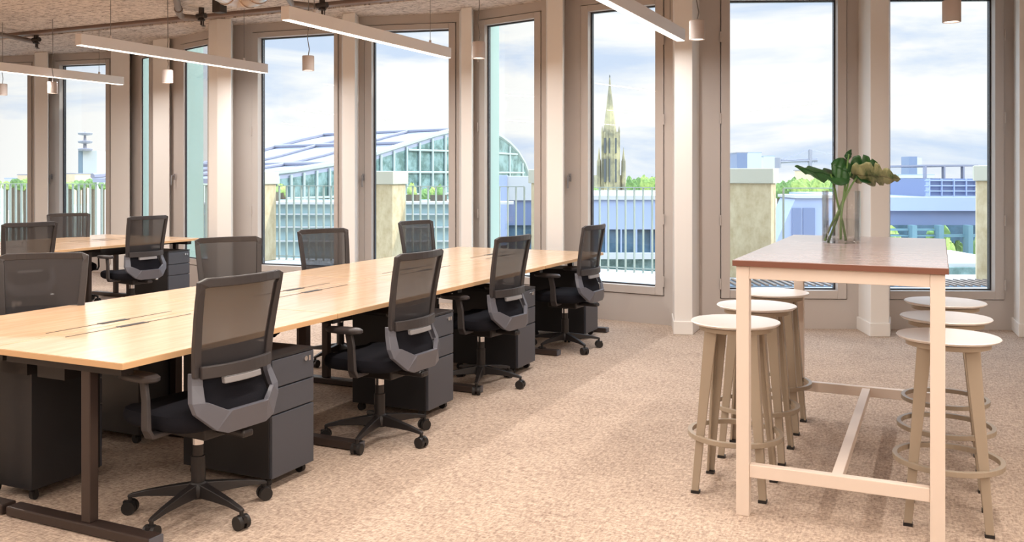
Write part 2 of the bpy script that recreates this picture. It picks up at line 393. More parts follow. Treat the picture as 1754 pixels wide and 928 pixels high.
# ------------------------------------------------------------------ terrace outside, piers and railing
RL = [PD(-160, 17.4), PD(215, 16.5), PD(395, 14.2), PD(800, 13.3), PD(1185, 11.75), PD(2150, 11.45)]
TZ = .15
out = [tuple(p) for p in RL]
ter = [(p[0]*1.0+.02, p[1]+.16) for p in J]
terr = MB()
terr.prism([PD(-160, 14.6)] + ter[1:] + [PD(2150, 8.8)] + [PD(2150, 11.7), PD(1185, 12.0), PD(800, 13.55), PD(395, 14.45), PD(215, 16.75), PD(-160, 17.6)], TZ-.3, TZ)
terr.obj('floor_terrace', 'terrace', kind='structure')
PIERS = [  # column of the front right corner, depth there, width, thickness, cap top pixel, label
    (446, 13.6, .42, .36, 294, 'pale stone terrace pier at the left edge of the pane showing the vaulted roof'),
    (672, 13.0, .36, .36, 293, 'pale stone terrace pier below the vaulted roof, in front of its glass gable'),
    (962, 12.5, .46, .30, 290, 'pale stone terrace pier beside the narrow pane left of the church spire'),
    (1321, 11.3, .85, .36, 288, 'broad travertine terrace pier left of the high table top'),
    (1768, 11.0, .60, .36, 283, 'travertine terrace pier at the right, beyond the right-hand window'),
]
for a, d, wd_, tk, yt, lb in PIERS:
    p = thing('stone_pier', (*PD(a, d), TZ), 0, label=lb, cat='pier', group='stone piers on the terrace')
    zt = Z(yt, d)-TZ
    MB().box(-wd_, 0, 0, tk, 0, zt-.19).obj('shaft', 'stone', p, bevel=.01)
    MB().box(-wd_-.03, .03, -.03, tk+.03, zt-.19, zt).obj('cap', 'stone_cap', p, bevel=.01)
A, B = PD(1205, 10.55), PD(2100, 10.45)
gt = thing('drain_grate', (*A, TZ), math.atan2(B[1]-A[1], B[0]-A[0]), label='dark slatted drain grate along the terrace edge behind the right-hand windows', cat='grate')
Lg = (Vector(B)-Vector(A)).length
MB().box(0, Lg, 0, .62, 0, .012).obj('trough', 'tower_d', gt)
m = MB()
for k in range(int(Lg/.09)): m.box(k*.09, k*.09+.035, 0, .62, .012, .03)
m.obj('slats', 'pipe', gt)
# railing pieces run between piers; every upright is a part
bal = None
def railing(A, B, label, z0=TZ, z1=1.285, step=.118):
    A = Vector(A); B = Vector(B); L = (B-A).length; u = (B-A)/L
    r = thing('balcony_railing', (A.x, A.y, z0), math.atan2(u.y, u.x), label=label, cat='railing', group='terrace railings')
    MB().box(0, L, -.02, .02, z1-z0-.012, z1-z0).obj('top_rail', 'rail', r)
    MB().box(0, L, -.012, .012, .05, .062).obj('bottom_rail', 'rail', r)
    global bal
    n = int(L/step)
    for i in range(n+1):
        if bal is None:
            o = MB().box(-.007, .007, -.022, .022, 0, z1-z0-.012).obj('baluster', 'rail', r); bal = o
        else:
            o = bal.copy(); COL.objects.link(o); o.parent = r
        o.location = (i*L/n, 0, 0)
railing(RL[0], RL[1], 'pale upright-bar railing behind the far left windows with the broadcast tower')
railing(PD(222, 16.4), PD(388, 14.3), 'pale railing run behind the narrow green-edged windows')
railing(PD(466, 14.0), PD(606, 13.7), 'pale upright-bar railing below the left part of the vaulted roof')
railing(PD(694, 13.5), PD(898, 12.95), 'pale upright-bar railing between the two piers beneath the glass gable')
railing(PD(970, 12.55), PD(1196, 11.7), 'pale upright-bar railing in front of the church spire')
railing(PD(1342, 11.55), PD(1482, 11.55), 'thin open terrace railing behind the plant and high table', step=.62)

# ------------------------------------------------------------------ desks
DZ = .728
DX = (-2.83, -3.595, -4.36)
Y0, DM = 2.52, 1.382
def make_desk(far_frame=False, extra_leg=False):
    # local: outer (sitting) edge at x=0 running along +y, inner edge at x=-W
    W = .762
    t = thing('office_desk')
    MB().box(-W+.001, 0, .004, DM-.004, DZ-.022, DZ).obj('desktop', 'oak', t, bevel=.002)
    MB().box(-W+.003, .0015, .003, DM-.003, DZ-.026, DZ-.004).obj('edge_band', 'oak_edge', t)
    # grommet slot near the inner edge
    MB().box(-W+.075, -W+.081, DM*.22, DM*.76, DZ-.001, DZ+.0012).box(-W+.056, -W+.095, DM*.43, DM*.55, DZ-.001, DZ+.0015).obj('cable_slot', 'black_slot', t)
    def frame(y):
        fr = MB().box(-W+.01, .07, y-.035, y+.035, .004, .045).obj('foot_bar', 'bronze', t, bevel=.006)
        MB().box(-.315, -.265, y-.022, y+.022, .045, DZ-.06).obj('leg', 'bronze', t, bevel=.004)
        MB().box(-W+.01, -.08, y-.03, y+.03, DZ-.07, DZ-.026).obj('cross_beam', 'black', t)
        if extra_leg: MB().box(-W+.23, -W+.28, y-.022, y+.022, .045, DZ-.06).obj('leg', 'bronze', t, bevel=.004)
        MB().box(.07, .078, y-.033, y+.033, .006, .043).obj('end_cap', 'plastic_l', t)
    frame(.10)
    if far_frame: frame(DM-.10)
    MB().box(-.40, -.35, .12, DM-.02, DZ-.075, DZ-.027).obj('long_beam', 'black', t)
    MB().box(-W+.03, -W+.2, .2, DM-.2, DZ-.16, DZ-.08).obj('cable_tray', 'black', t)
    return t
dp = {}
names_r = ['nearest desk on the aisle side of the front bench',
           'second desk on the aisle side of the front bench',
           'third desk on the aisle side of the front bench',
           'farthest desk on the aisle side of the front bench, by the windows']
names_l = ['nearest desk on the far side of the front bench, cut by the picture edge',
           'second desk on the window side of the front bench',
           'third desk on the window side of the front bench',
           'farthest desk on the window side of the front bench, below the column']
def desk_row(cx, y0, nr, nl, grp, n=4):
    for side in (1, -1):
        for k in range(n):
            key = (k == (n-1 if side == 1 else 0), side == -1)
            if key not in dp: dp[key] = make_desk(*key); t = dp[key]
            else: t = copy_tree(dp[key])
            if side == 1: t.location = (cx+.765, y0+k*DM, 0); t.rotation_euler = (0,0,0)
            else: t.location = (cx-.765, y0+(k+1)*DM, 0); t.rotation_euler = (0,0,PI)
            tag(t, 'oak-topped ' + (nr if side == 1 else nl)[k], 'desk', grp)
# the window-side desks are turned round, so their end frames sit at their far end; the near frame is added by turning
desk_row(-3.595, Y0, names_r, names_l, 'desks of the front bench')
desk_row(-8.40, 7.92-3*DM, ['nearest visible desk on the near side of the rear bench at the left edge', 'middle desk on the near side of the rear bench', 'end desk of the rear bench, near side, beside the black pedestal'],
         ['nearest desk on the far side of the rear bench', 'middle desk on the far side of the rear bench', 'end desk on the far side of the rear bench, by the far left windows'], 'desks of the rear bench', 3)

# ------------------------------------------------------------------ pedestals
def make_pedestal():
    # front faces +x, width along y (0..wd), front plane x=0
    t = thing('pedestal_cabinet'); wd, dp_, z0, z1 = .31, .54, .05, .60
    MB().box(-dp_, -.018, 0, wd, z0, z1).obj('body', 'body', t, bevel=.004)
    MB().box(-dp_, 0, -.001, wd+.001, z1, z1+.012).obj('top_panel', 'body', t)
    H_ = z1-z0
    cuts = [(z1-.004, z1-H_*.24), (z1-H_*.24-.006, z1-H_*.46), (z1-H_*.46-.006, z0+.003)]
    for i, (a, b) in enumerate(cuts):
        d = MB().box(-.018, 0, .002, wd-.002, b, a).obj('drawer', 'slate', t, bevel=.003)
        if i == 0:
            MB().tube([(0, wd-.07, a-.03), (.008, wd-.07, a-.03)], .012, 12).box(.0, .004, wd-.045, wd-.03, a-.045, a-.02).obj('lock', 'chrome', d, smooth=True)
    for x in (-.06, -dp_+.05):
        for y in (.03, wd-.03):
            MB().tube([(x, y-.012, .024), (x, y+.012, .024)], .024, 14).box(x-.01, x+.01, y-.016, y+.016, .03, z0).obj('caster', 'rubber', t, smooth=True)
    return t
ped = make_pedestal(); PS = [
    (-2.765, 3.31, 0, 'slate-fronted three-drawer pedestal right of the nearest mesh chair'),
    (-2.73, 4.66, 0, 'slate-fronted pedestal behind the second mesh chair on the aisle'),
    (-2.745, 5.96, 0, 'slate-fronted pedestal right of the third mesh chair on the aisle'),
    (-2.80, 7.50, 0, 'slate-fronted pedestal at the window end of the front bench'),
    (-7.60, 7.40, 0, 'slate-fronted pedestal at the end of the rear bench'),
    (-7.60, 6.02, 0, 'slate-fronted pedestal under the middle of the rear bench'),
    (-4.42, 3.88, PI, 'black pedestal under the far side of the nearest desks'),
    (-4.42, 6.63, PI, 'black pedestal under the far side of the third desks of the front bench'),
    (-3.66, 2.75, -PI/2, 'tall black pedestal under the bench end at the left picture edge'),
]
for i, (x, y, rz, lb) in enumerate(PS):
    t = ped if i == 0 else copy_tree(ped)
    if i == 8:
        t.location = (-3.63, 3.12, 0); t.rotation_euler = (0,0,PI/2); t.scale = (.7, 1, 1.03)
    else: t.location = (x, y, 0); t.rotation_euler = (0,0,rz)
    tag(t, lb, 'cabinet', 'three-drawer pedestals under the desks')

# ------------------------------------------------------------------ office chairs (local: faces +y)
def interp(tab, z):
    for (a, va), (b, vb) in zip(tab, tab[1:]):
        if a >= z >= b: return va+(vb-va)*(a-z)/(a-b)
    return tab[0][1] if z > tab[0][0] else tab[-1][1]
YB = [(1.03,-.262),(.96,-.246),(.86,-.228),(.76,-.212),(.66,-.204),(.60,-.216),(.55,-.240),(.50,-.262),(.46,-.262),(.40,-.240)]
WB = [(1.03,.224),(.96,.222),(.86,.216),(.76,.209),(.66,.203),(.60,.205),(.54,.215),(.50,.208),(.44,.14),(.40,.11)]
def bp_(x, z, off=0):
    wz = interp(WB, z); k = 1-min(1, abs(x)/wz)**2
    return Vector((x, interp(YB, z)-.045*k+off, z))
def make_chair():
    t = thing('office_chair')
    # seat cushion
    rings = []
    for z, s in ((.405, .80), (.412, .93), (.43, .99), (.455, 1.0), (.475, .97), (.486, .88), (.489, .6)):
        r = []
        for k in range(32):
            a = 2*PI*k/32; c, q = math.cos(a), math.sin(a)
            e = .5
            r.append((.245*s*math.copysign(abs(c)**e, c), .02+.235*s*math.copysign(abs(q)**e, q), z-(.012 if q > .8 else 0)))
        rings.append(r)
    MB().loft(rings).obj('seat', 'fabric', t, smooth=True)
    MB().box(-.09, .09, -.14, .12, .35, .405).box(-.03, .03, -.30, -.12, .37, .40).obj('tilt_mechanism', 'black', t, bevel=.01)
    lv = MB().tube([(.08, 0, .375), (.23, -.01, .375), (.27, -.01, .37)], .007, 8).obj('height_lever', 'black', t, smooth=True)
    MB().tube([(.262, -.01, .372), (.29, -.01, .368)], .011, 8).obj('lever_tip', 'chrome', lv, smooth=True)
    gc = MB().lathe([(.030, .08), (.030, .25), (.024, .252), (.024, .36)], 18).obj('gas_column', 'black', t, smooth=True)
    MB().lathe([(.0255, .30), (.0255, .335)], 18).obj('column_collar', 'chrome', gc, smooth=True)
    # mesh back
    def sheet(z0, z1, nz, f=.94, off=.006):
        return [[bp_(interp(WB, z0+(z1-z0)*i/nz)*f*(2*k/10-1), z0+(z1-z0)*i/nz, off) for k in range(11)] for i in range(nz+1)]
    m = MB(); m.loft(sheet(.755, 1.015, 8), closed=False); m.obj('mesh_back', 'mesh', t, smooth=True)
    m = MB(); m.loft(sheet(.66, .755, 4), closed=False); m.obj('lower_mesh', 'mesh2', t, smooth=True)
    # upper frame: top bar and two side rails as one swept loop piece
    def rail_ring(c, tx, hw, th):
        c = Vector(c); return [c+tx*hw+Vector((0,th/2,0)), c-tx*hw+Vector((0,th/2,0)), c-tx*hw-Vector((0,th/2,0)), c+tx*hw-Vector((0,th/2,0))]
    rings = []
    for i in range(10):
        z = .64+(.985-.64)*i/9; rings.append(rail_ring(bp_(-interp(WB, z)+.012, z), Vector((1,0,0)), .019-.003*i/9, .022))
    rings.append(rail_ring(bp_(-.214, 1.012), Vector((.7,0,-.7)), .020, .024))
    for i in range(9):
        x = -.192+.384*i/8; rings.append(rail_ring(bp_(x, 1.022), Vector((0,0,-1)), .019, .022))
    rings.append(rail_ring(bp_(.214, 1.012), Vector((-.7,0,-.7)), .020, .024))
    for i in range(9, -1, -1):
        z = .64+(.985-.64)*i/9; rings.append(rail_ring(bp_(interp(WB, z)-.012, z), Vector((-1,0,0)), .019-.003*i/9, .022))
    MB().loft(rings).obj('back_frame', 'plastic', t, bevel=.004)
    # lower angular frame, its sky reflection put into a lighter grey
    path = [(-.190, .655), (-.195, .61), (-.207, .545), (-.200, .523), (-.130, .468), (-.100, .458), (.100, .458), (.130, .468), (.200, .523), (.207, .545), (.195, .61), (.190, .655)]
    wd = [.019, .021, .026, .032, .044, .047, .047, .044, .032, .026, .021, .019]
    rings = []
    for i, (x, z) in enumerate(path):
        a = path[max(0, i-1)]; b = path[min(len(path)-1, i+1)]
        tx = Vector((b[0]-a[0], 0, b[1]-a[1])).normalized(); nx = Vector((-tx.z, 0, tx.x))
        c = Vector((x, interp(YB, z)-.05*(1-(x/.2)**2), z))
        rings.append([c+nx*wd[i]+Vector((0,.012,0)), c-nx*wd[i]+Vector((0,.03,0)), c-nx*wd[i]+Vector((0,.004,0)), c+nx*wd[i]-Vector((0,.014,0))])
    MB().loft(rings).obj('lower_back_frame', 'plastic_l', t, bevel=.004)
    # lumbar bar and pad
    def band(z0, z1, hw, off, th):
        rings = []
        for k in range(13):
            x = hw*(2*k/12-1); p0 = bp_(x, z0, off); p1 = bp_(x, z1, off)
            rings.append([p0, p1, p1+Vector((0,-th,0)), p0+Vector((0,-th,0))])
        return MB().loft(rings)
    band(.635, .685, .188, -.008, .018).obj('lumbar_bar', 'plastic', t, bevel=.004)
    band(.606, .632, .10, -.004, .02).obj('lumbar_pad', 'pad', t, bevel=.004)
    m = MB(); m.loft(sheet(.49, .63, 4, .78, .03), closed=False); m.obj('lower_back_panel', 'fabric', t, smooth=True)
    # armrests
    for s in (-1, 1):
        a = MB().tube([(s*.16, -.02, .40), (s*.27, -.03, .40), (s*.285, -.03, .43), (s*.28, -.02, .55), (s*.275, 0, .625)], [1, 1, 1, .9, .9], sq=(.05, .02)).obj('armrest_post', 'plastic', t, bevel=.004)
        rr = []
        for z, q in ((.622, .9), (.629, 1), (.642, 1), (.649, .88)):
            rr.append([(s*.275+.042*q*math.cos(2*PI*k/20), .03+.115*q*math.copysign(abs(math.sin(2*PI*k/20))**.6, math.sin(2*PI*k/20)), z) for k in range(20)])
        MB().loft(rr).obj('arm_pad', 'plastic', t, smooth=True)
    # five-star base
    l0 = None
    MB().lathe([(.045, .075), (.05, .09), (.045, .125), (.032, .14)], 20).obj('base_hub', 'black', t, smooth=True)
    for k in range(5):
        if l0 is None:
            rings = []
            for r, hw, zt, zb in ((.03, .026, .135, .08), (.12, .022, .122, .082), (.22, .017, .104, .080), (.285, .014, .088, .072), (.30, .012, .082, .072)):
                rings.append([(r, hw, zb), (r, hw*.7, zt), (r, -hw*.7, zt), (r, -hw, zb)])
            l0 = o = MB().loft(rings).obj('base_leg', 'black', t, bevel=.003)
            cs = MB().tube([(.292, 0, .05), (.292, 0, .078)], .009, 8)
            for s in (-1, 1): cs.tube([(.292, s*.007, .029), (.292, s*.026, .029)], .029, 18)
            cs.box(.275, .32, -.008, .008, .03, .055)
            cs.obj('caster', 'rubber', o, smooth=True)
        else: o = copy_tree(l0, t)
        o.rotation_euler = (0, 0, 2*PI*k/5)
    return t
chair = make_chair()
def dirang(x, y): return math.atan2(y, x)
CH = [  # x, y, heading (deg, world, the way the sitter looks), star angle of one caster (deg), seat height change, label
    (-2.87, 2.96, 175, 61, 0, 'nearest black mesh office chair on the aisle side, large in the foreground'),
    (-2.78, 4.22, 178, 64, 0, 'black mesh office chair, second along the aisle side of the front bench'),
    (-2.86, 5.60, 174, 3, 0, 'black mesh office chair, third along the aisle side of the front bench'),
    (-2.82, 7.06, 177, 36, 0, 'black mesh office chair at the window end of the aisle side'),
    (-4.31, 3.26, -50, 10, -.025, 'black mesh office chair facing the viewer across the bench at the left edge'),
    (-4.25, 4.76, -32, 30, -.025, 'black mesh chair across the bench, just left of the nearest aisle chair'),
    (-4.23, 5.87, -23, 50, -.025, 'black mesh chair across the bench, below the vaulted roof view'),
    (-4.22, 7.35, -13, 20, -.025, 'black mesh chair across the bench, farthest of that side'),
    (-7.40, 6.72, 172, 15, 0, 'black mesh chair at the rear bench beside the grey pedestal'),
    (-7.34, 5.42, 163, 40, 0, 'black mesh chair at the rear bench near the left picture edge'),
    (-8.86, 7.20, -32, 25, -.035, 'small black mesh chair on the far side of the rear bench'),
    (-7.45, 4.05, 170, 5, 0, 'rear bench chair mostly outside the left picture edge'),
]
for i, (x, y, hd, st, dz, lb) in enumerate(CH):
    t = chair if i == 0 else copy_tree(chair)
    rz = math.radians(hd-90); t.location = (x, y, 0); t.rotation_euler = (0, 0, rz)
    tag(t, lb, 'chair', 'black mesh office chairs')
    k = 0
    for c in bpy.data.objects:
        if dz and c.parent == t and c.name.split('.')[0] not in ('base_leg', 'base_hub', 'gas_column'): c.location.z = dz
        if c.parent == t and c.name.split('.')[0] == 'base_leg':
            c.rotation_euler = (0, 0, math.radians(st)-rz+2*PI*k/5); k += 1

# ------------------------------------------------------------------ high table, stools
HT = 1.088
tx0, tx1, ty0, ty1 = -.795, .035, 3.91, 5.70
t = thing('high_table', ((tx0+tx1)/2, (ty0+ty1)/2, 0), 0, label='high bar table with brown top and cream tube frame at the right', cat='table')
hx, hy = (tx1-tx0)/2, (ty1-ty0)/2
MB().box(-hx, hx, -hy, hy, HT-.024, HT).obj('tabletop', 'ttop', t, bevel=.003)
MB().box(-hx-.001, hx+.001, -hy-.001, hy+.001, HT-.026, HT-.003).obj('edge_band', 'tedge', t)
e_ = .054; i_ = .012
for sx in (-1, 1):
    for sy in (-1, 1):
        x = sx*(hx-i_-e_/2); y = sy*(hy-i_-e_/2)
        MB().box(x-e_/2, x+e_/2, y-e_/2, y+e_/2, 0, HT-.027).obj('leg', 'cream', t, bevel=.003)
for sy in (-1, 1):
    y = sy*(hy-i_-e_/2)
    MB().box(-hx+i_+e_, hx-i_-e_, y-e_/2+.004, y+e_/2-.004, HT-.080, HT-.027).obj('apron_rail', 'cream', t, bevel=.002)
    MB().box(-hx+i_+e_, hx-i_-e_, y-.02, y+.02, .165, .22).obj('foot_rail', 'cream', t, bevel=.003)
for sx in (-1, 1):
    x = sx*(hx-i_-e_/2)
    MB().box(x-e_/2+.004, x+e_/2-.004, -hy+i_+e_, hy-i_-e_, HT-.080, HT-.027).obj('side_rail', 'cream', t, bevel=.002)
MB().box(-.022, .022, -hy+i_+e_/2+.02, hy-i_-e_/2-.02, .17, .215).obj('centre_stretcher', 'cream', t, bevel=.003)

def make_stool():
    t = thing('bar_stool'); SZ = .772
    MB().lathe([(.0, SZ-.02), (.12, SZ-.02), (.19, SZ-.014), (.203, SZ-.004), (.2, SZ), (.18, SZ-.003), (.08, SZ-.008), (.0, SZ-.009)], 40).obj('seat', 'seat_lit', t, smooth=True)
    MB().lathe([(.0, SZ-.045), (.165, SZ-.04), (.165, SZ-.021), (0, SZ-.021)], 32).obj('seat_ring', 'stool', t, smooth=True)
    for sx in (-1, 1):
        for sy in (-1, 1):
            rings = []
            for z, r, w_ in ((.012, .166, .032), (.25, .150, .038), (.74, .118, .058)):
                th = .012; x, y = r, r
                ring = [(x, y), (x-w_, y), (x-w_, y-th), (x-th, y-th), (x-th, y-w_), (x, y-w_)]
                rings.append([(sx*p, sy*q, z) for p, q in ring])
            l = MB().loft(rings).obj('leg', 'stool', t, bevel=.003)
            MB().box(min(sx*.132, sx*.168), max(sx*.132, sx*.168), min(sy*.132, sy*.168), max(sy*.132, sy*.168), 0, .012).obj('glide', 'rubber', l)
    pr = []
    n = 48
    rings = []
    for k in range(n):
        c, s = math.cos(2*PI*k/n), math.sin(2*PI*k/n)
        rings.append([(.217*c, .217*s, .24), (.217*c, .217*s, .262), (.196*c, .196*s, .262), (.196*c, .196*s, .24)])
    MB().loft(rings, loop=True).obj('foot_ring', 'stool', t, bevel=.002)
    return t
st0 = make_stool()
ST = [(-.855, 4.27, 'left row of the high table, nearest the viewer'), (-.86, 4.84, 'left row of the high table, in the middle'), (-.87, 5.42, 'left row of the high table, nearest the window'),
      (.035, 4.26, 'right row of the high table, nearest the viewer'), (.03, 4.82, 'right row of the high table, in the middle'), (.03, 5.40, 'right row of the high table, nearest the window')]
for i, (x, y, lb) in enumerate(ST):
    t = st0 if i == 0 else copy_tree(st0)
    t.location = (x, y, 0); tag(t, 'beige metal bar stool with round seat, '+lb, 'stool', 'bar stools at the high table')

# ------------------------------------------------------------------ vase and monstera
vx, vy = G(1441, 415, HT); VR = .098
vase = thing('glass_vase', (vx, vy, HT), label='clear glass cylinder vase half filled with water on the high table', cat='vase')
MB().lathe([(0, .001), (VR-.004, .001), (VR, .006), (VR, .275), (VR-.005, .275), (VR-.005, .014), (0, .014)], 40).obj('glass_body', 'vglass', vase, smooth=True)
MB().lathe([(0, .016), (VR-.007, .016), (VR-.007, .125), (0, .125)], 36).obj('water', 'water', vase, smooth=True)
LFS = 1.0
R_ = CAMV(1, 0, 0); F_ = CAMV(0, 1, 0); U_ = Vector((0,0,1))
def VP(px, py, df=0):     # point of the bouquet, df = how far behind the vase axis
    d0 = -vx*S_+vy*C_; d = d0+df
    p = PD(px, d); return Vector((p[0], p[1], Z(py, d)))
def stem_obj(name, pts, label, leaf_args):
    root = thing(name, (vx, vy, HT+.02), label=label, cat='leaf', group='monstera cuttings in the vase')
    base = Vector((vx, vy, HT+.02))
    # smooth path
    P = [Vector(p)-base for p in pts]; Q = []
    for i in range(len(P)-1):
        p0 = P[max(0, i-1)]; p1 = P[i]; p2 = P[i+1]; p3 = P[min(len(P)-1, i+2)]
        for k in range(6):
            u = k/6; Q.append(.5*((2*p1)+(-p0+p2)*u+(2*p0-5*p1+4*p2-p3)*u*u+(-p0+3*p1-3*p2+p3)*u**3))
    Q.append(P[-1])
    MB().tube(Q, [.0065-.002*i/len(Q) for i in range(len(Q))], 8).obj('stem', 'stem', root, smooth=True)
    for (bas, tip, side, wid, mat, droop, splits) in leaf_args:
        bas = Vector(bas)-base; tip = Vector(tip)-base; ax = tip-bas; L = ax.length; ax.normalize()
        side = (Vector(side)-ax*ax.dot(Vector(side))).normalized(); nrm = ax.cross(side)
        rows = 22; m = MB(); vs = []; cols = 6
        for s in (-1, 1):
            rr = []
            for i in range(rows+1):
                u = i/rows
                hw = wid*.5*(math.sin(PI*min(1, (u*.93+.05))**.72))**.8 if u < 1 else .0
                hw *= (1.0 if u > .06 else .6)
                if splits and .15 < u < .92: hw *= (1-.42*max(0, math.sin(u*PI*2*splits))**2.2)
                row = []
                for c in range(cols+1):
                    v = c/cols
                    p = bas+ax*(L*u - .10*wid*v*(u < .3) * 1.0)+side*(s*hw*v)
                    p += nrm*(droop*(u*u)*L*.5 + .16*hw*v*v + .004*math.sin(u*22+v*3))
                    row.append(p)
                rr.append(row)
            m.loft(rr, closed=False)
        o = m.obj('leaf_blade', mat, root, smooth=True)
        q = o.modifiers.new('thickness', 'SOLIDIFY'); q.thickness = .0015
stem_obj('monstera_cutting', [VP(1413, 412, -.02), VP(1424, 385, .0), VP(1437, 360, .01), VP(1450, 325, .0), VP(1456, 296, .02), VP(1461, 288, .03)],
    'monstera cutting whose round dark leaf stands up at the top of the vase',
    [(VP(1458, 290, .03), VP(1502, 280, .06), -U_+F_*.4, .14, 'leaf', -.1, 3), (VP(1455, 296, .0), VP(1424, 280, -.04), U_+F_*.2, .14, 'leaf', .05, 0)])
stem_obj('monstera_cutting', [VP(1449, 412, .03), VP(1443, 380, .02), VP(1434, 345, .0), VP(1430, 325, -.02), VP(1424, 302, -.03), VP(1422, 298, -.03)],
    'monstera cutting with one long leaf drooping to the left of the vase',
    [(VP(1452, 303, .0), VP(1357, 294, -.06), F_*.8+U_*.6, .14, 'leaf', -.22, 3)])
stem_obj('monstera_cutting', [VP(1418, 415, .05), VP(1430, 385, .02), VP(1443, 350, .0), VP(1458, 318, .02), VP(1468, 304, .03)],
    'monstera cutting with a large pale-veined leaf spreading to the right',
    [(VP(1462, 300, .03), VP(1543, 304, -.10), F_*1.0-U_*.7, .20, 'leaf_p', -.08, 5), (VP(1466, 298, .04), VP(1506, 292, .10), F_*.6+U_*.9, .15, 'leaf', -.1, 3)])
stem_obj('monstera_cutting', [VP(1440, 410, -.04), VP(1441, 370, -.02), VP(1446, 330, .0), VP(1450, 290, .0), VP(1454, 264, .0)],
    'monstera cutting ending in a small curled bud above the other leaves',
    [(VP(1450, 272, .0), VP(1458, 256, .01), R_, .035, 'leaf', .1, 0)])

# ------------------------------------------------------------------ lamps
BZ = 2.60
def area(name, loc, sx, sy, power, parent=None, col=(1, .97, .94)):
    d = bpy.data.lights.new(name, 'AREA'); d.shape = 'RECTANGLE'; d.size = sx; d.size_y = sy; d.energy = power; d.color = col
    o = bpy.data.objects.new(name, d); COL.objects.link(o); o.location = loc
    if parent: o.parent = parent
    return o
def make_bar(L):
    t = thing('linear_pendant_light')
    MB().box(-.038, .038, 0, L, 0, .10).obj('housing', 'lamp', t, bevel=.003)
    MB().box(-.032, .032, .01, L-.01, -.003, .001).obj('diffuser', 'emit', t)
    for y in (.35, L-.35):
        MB().tube([(0, y, .10), (0, y, CEIL-BZ)], .003, 6).obj('suspension_wire', 'cable', t)
        MB().lathe([(.0, .1), (.012, .1), (.012, .13), (0, .13)], 10, (0, y, 0)).obj('wire_grip', 'lamp', t)
    area('bar_glow', (0, L/2, -.006), .06, L-.04, BAR_POWER, t)
    return t
bar0 = make_bar(2.48)
BARS = [(-9.47, 5.96, 'white linear pendant light at the far left, over the rear bench'), (-6.91, 5.68, 'white linear pendant light second from the left'),
        (-4.39, 5.40, 'white linear pendant light above the front bench'), (-2.01, 5.24, 'white linear pendant light ending beside the column right of the spire'),
        ]
for x in (-12.0, -9.5, -6.9, -4.4, -2.0, .4, 2.8):
    for y in (2.0, -1.4):
        if x == -12 and y == 2.0: pass
        BARS.append((x, y, 'white linear pendant light out of view, %s row, %s' % ('nearer' if y > 0 else 'rear', {-12.0: 'at the left wall', -9.5: 'far left', -6.9: 'left', -4.4: 'centre left', -2.0: 'centre', .4: 'centre right', 2.8: 'right'}[x])))
warm = None
for i, (x, y, lb) in enumerate(BARS):
    t = bar0 if i == 0 else copy_tree(bar0)
    t.location = (x, y, BZ); tag(t, lb, 'pendant lamp', 'linear pendant lights')
    if i >= 4:        # the rows further back burn warmer
        for c in bpy.data.objects:
            if c.parent == t and c.type == 'LIGHT':
                if warm is None: warm = c.data.copy(); warm.color = (1, .91, .81); warm.energy = BAR_POWER*1.1
                c.data = warm
def make_spot():
    t = thing('cylinder_pendant_lamp')
    h = .135
    MB().lathe([(0, h), (.05, h), (.054, h-.004), (.054, 0), (.046, 0), (.046, .02), (0, .02)], 28).obj('lamp_shade', 'spotc', t, smooth=True)
    MB().lathe([(0, .006), (.044, .006), (.044, .016), (0, .016)], 24).obj('lamp_lens', 'emit', t, smooth=True)
    MB().tube([(0, 0, h), (.012, 0, h+.06), (-.008, 0, h+.16), (.006, 0, h+.3), (0, 0, CEIL-2.4)], .004, 6).obj('cable', 'cable', t, smooth=True)
    d = bpy.data.lights.new('spot_glow', 'SPOT'); d.energy = SPOT_POWER; d.spot_size = math.radians(95); d.spot_blend = .8; d.color = (1, .88, .76); d.shadow_soft_size = .04
    o = bpy.data.objects.new('spot_glow', d); COL.objects.link(o); o.parent = t; o.location = (0, 0, -.003)
    return t
sp0 = make_spot()
SP = [(1194, 68, 'greige cylinder pendant lamp hanging in front of the column right of the spire'), (1630, 38, 'greige cylinder pendant lamp in the right-hand window against the sky'),
      (820, 100, 'small greige cylinder pendant lamp left of the narrow window pane'), (528, 121, 'greige cylinder pendant on a curly cable in the pane above the vaulted roof'),
      (287, 142, 'greige cylinder pendant lamp in front of the white column at the left'), (90, 160, 'greige cylinder pendant lamp behind the far left light bar'), (4, 163, 'greige cylinder pendant lamp cut by the left picture edge')]
for i, (px, py, lb) in enumerate(SP):
    t = sp0 if i == 0 else copy_tree(sp0)
    t.location = (*G(px, py, 2.4), 2.4); tag(t, lb, 'pendant lamp', 'cylinder pendant lamps')

# ------------------------------------------------------------------ services under the ceiling
def G3(px, py, z): return (*G(px, py, z), z)
sprs = [((62, 72), 'dark sprinkler head on the ceiling at the far left'), ((345, 32), 'dark sprinkler head on the ceiling left of the duct'), ((552, 14), 'dark sprinkler head above the longest light bar')]
spk = None
for (px, py), lb in sprs:
    p = G3(px, py, 3.15)
    if spk is None:
        spk = t = thing('ceiling_sprinkler')
        MB().lathe([(.0, .12), (.03, .12), (.03, .05), (.018, .045), (.018, 0), (.04, -.005), (.04, -.02), (.012, -.025), (.012, -.07), (0, -.07)], 14).obj('sprinkler_body', 'iron', t, smooth=True)
        MB().tube([(-.06, 0, .03), (.06, 0, .03)], .03, 12).obj('clamp', 'iron', t, smooth=True)
        MB().lathe([(0, -.085), (.022, -.085), (.022, -.078), (0, -.078)], 14, (.03, 0, 0)).tube([(.03, 0, -.08), (.03, 0, 0)], .006, 6).obj('deflector', 'iron', t)
    else: t = copy_tree(spk)
    t.location = p; tag(t, lb, 'sprinkler', 'ceiling sprinkler heads')
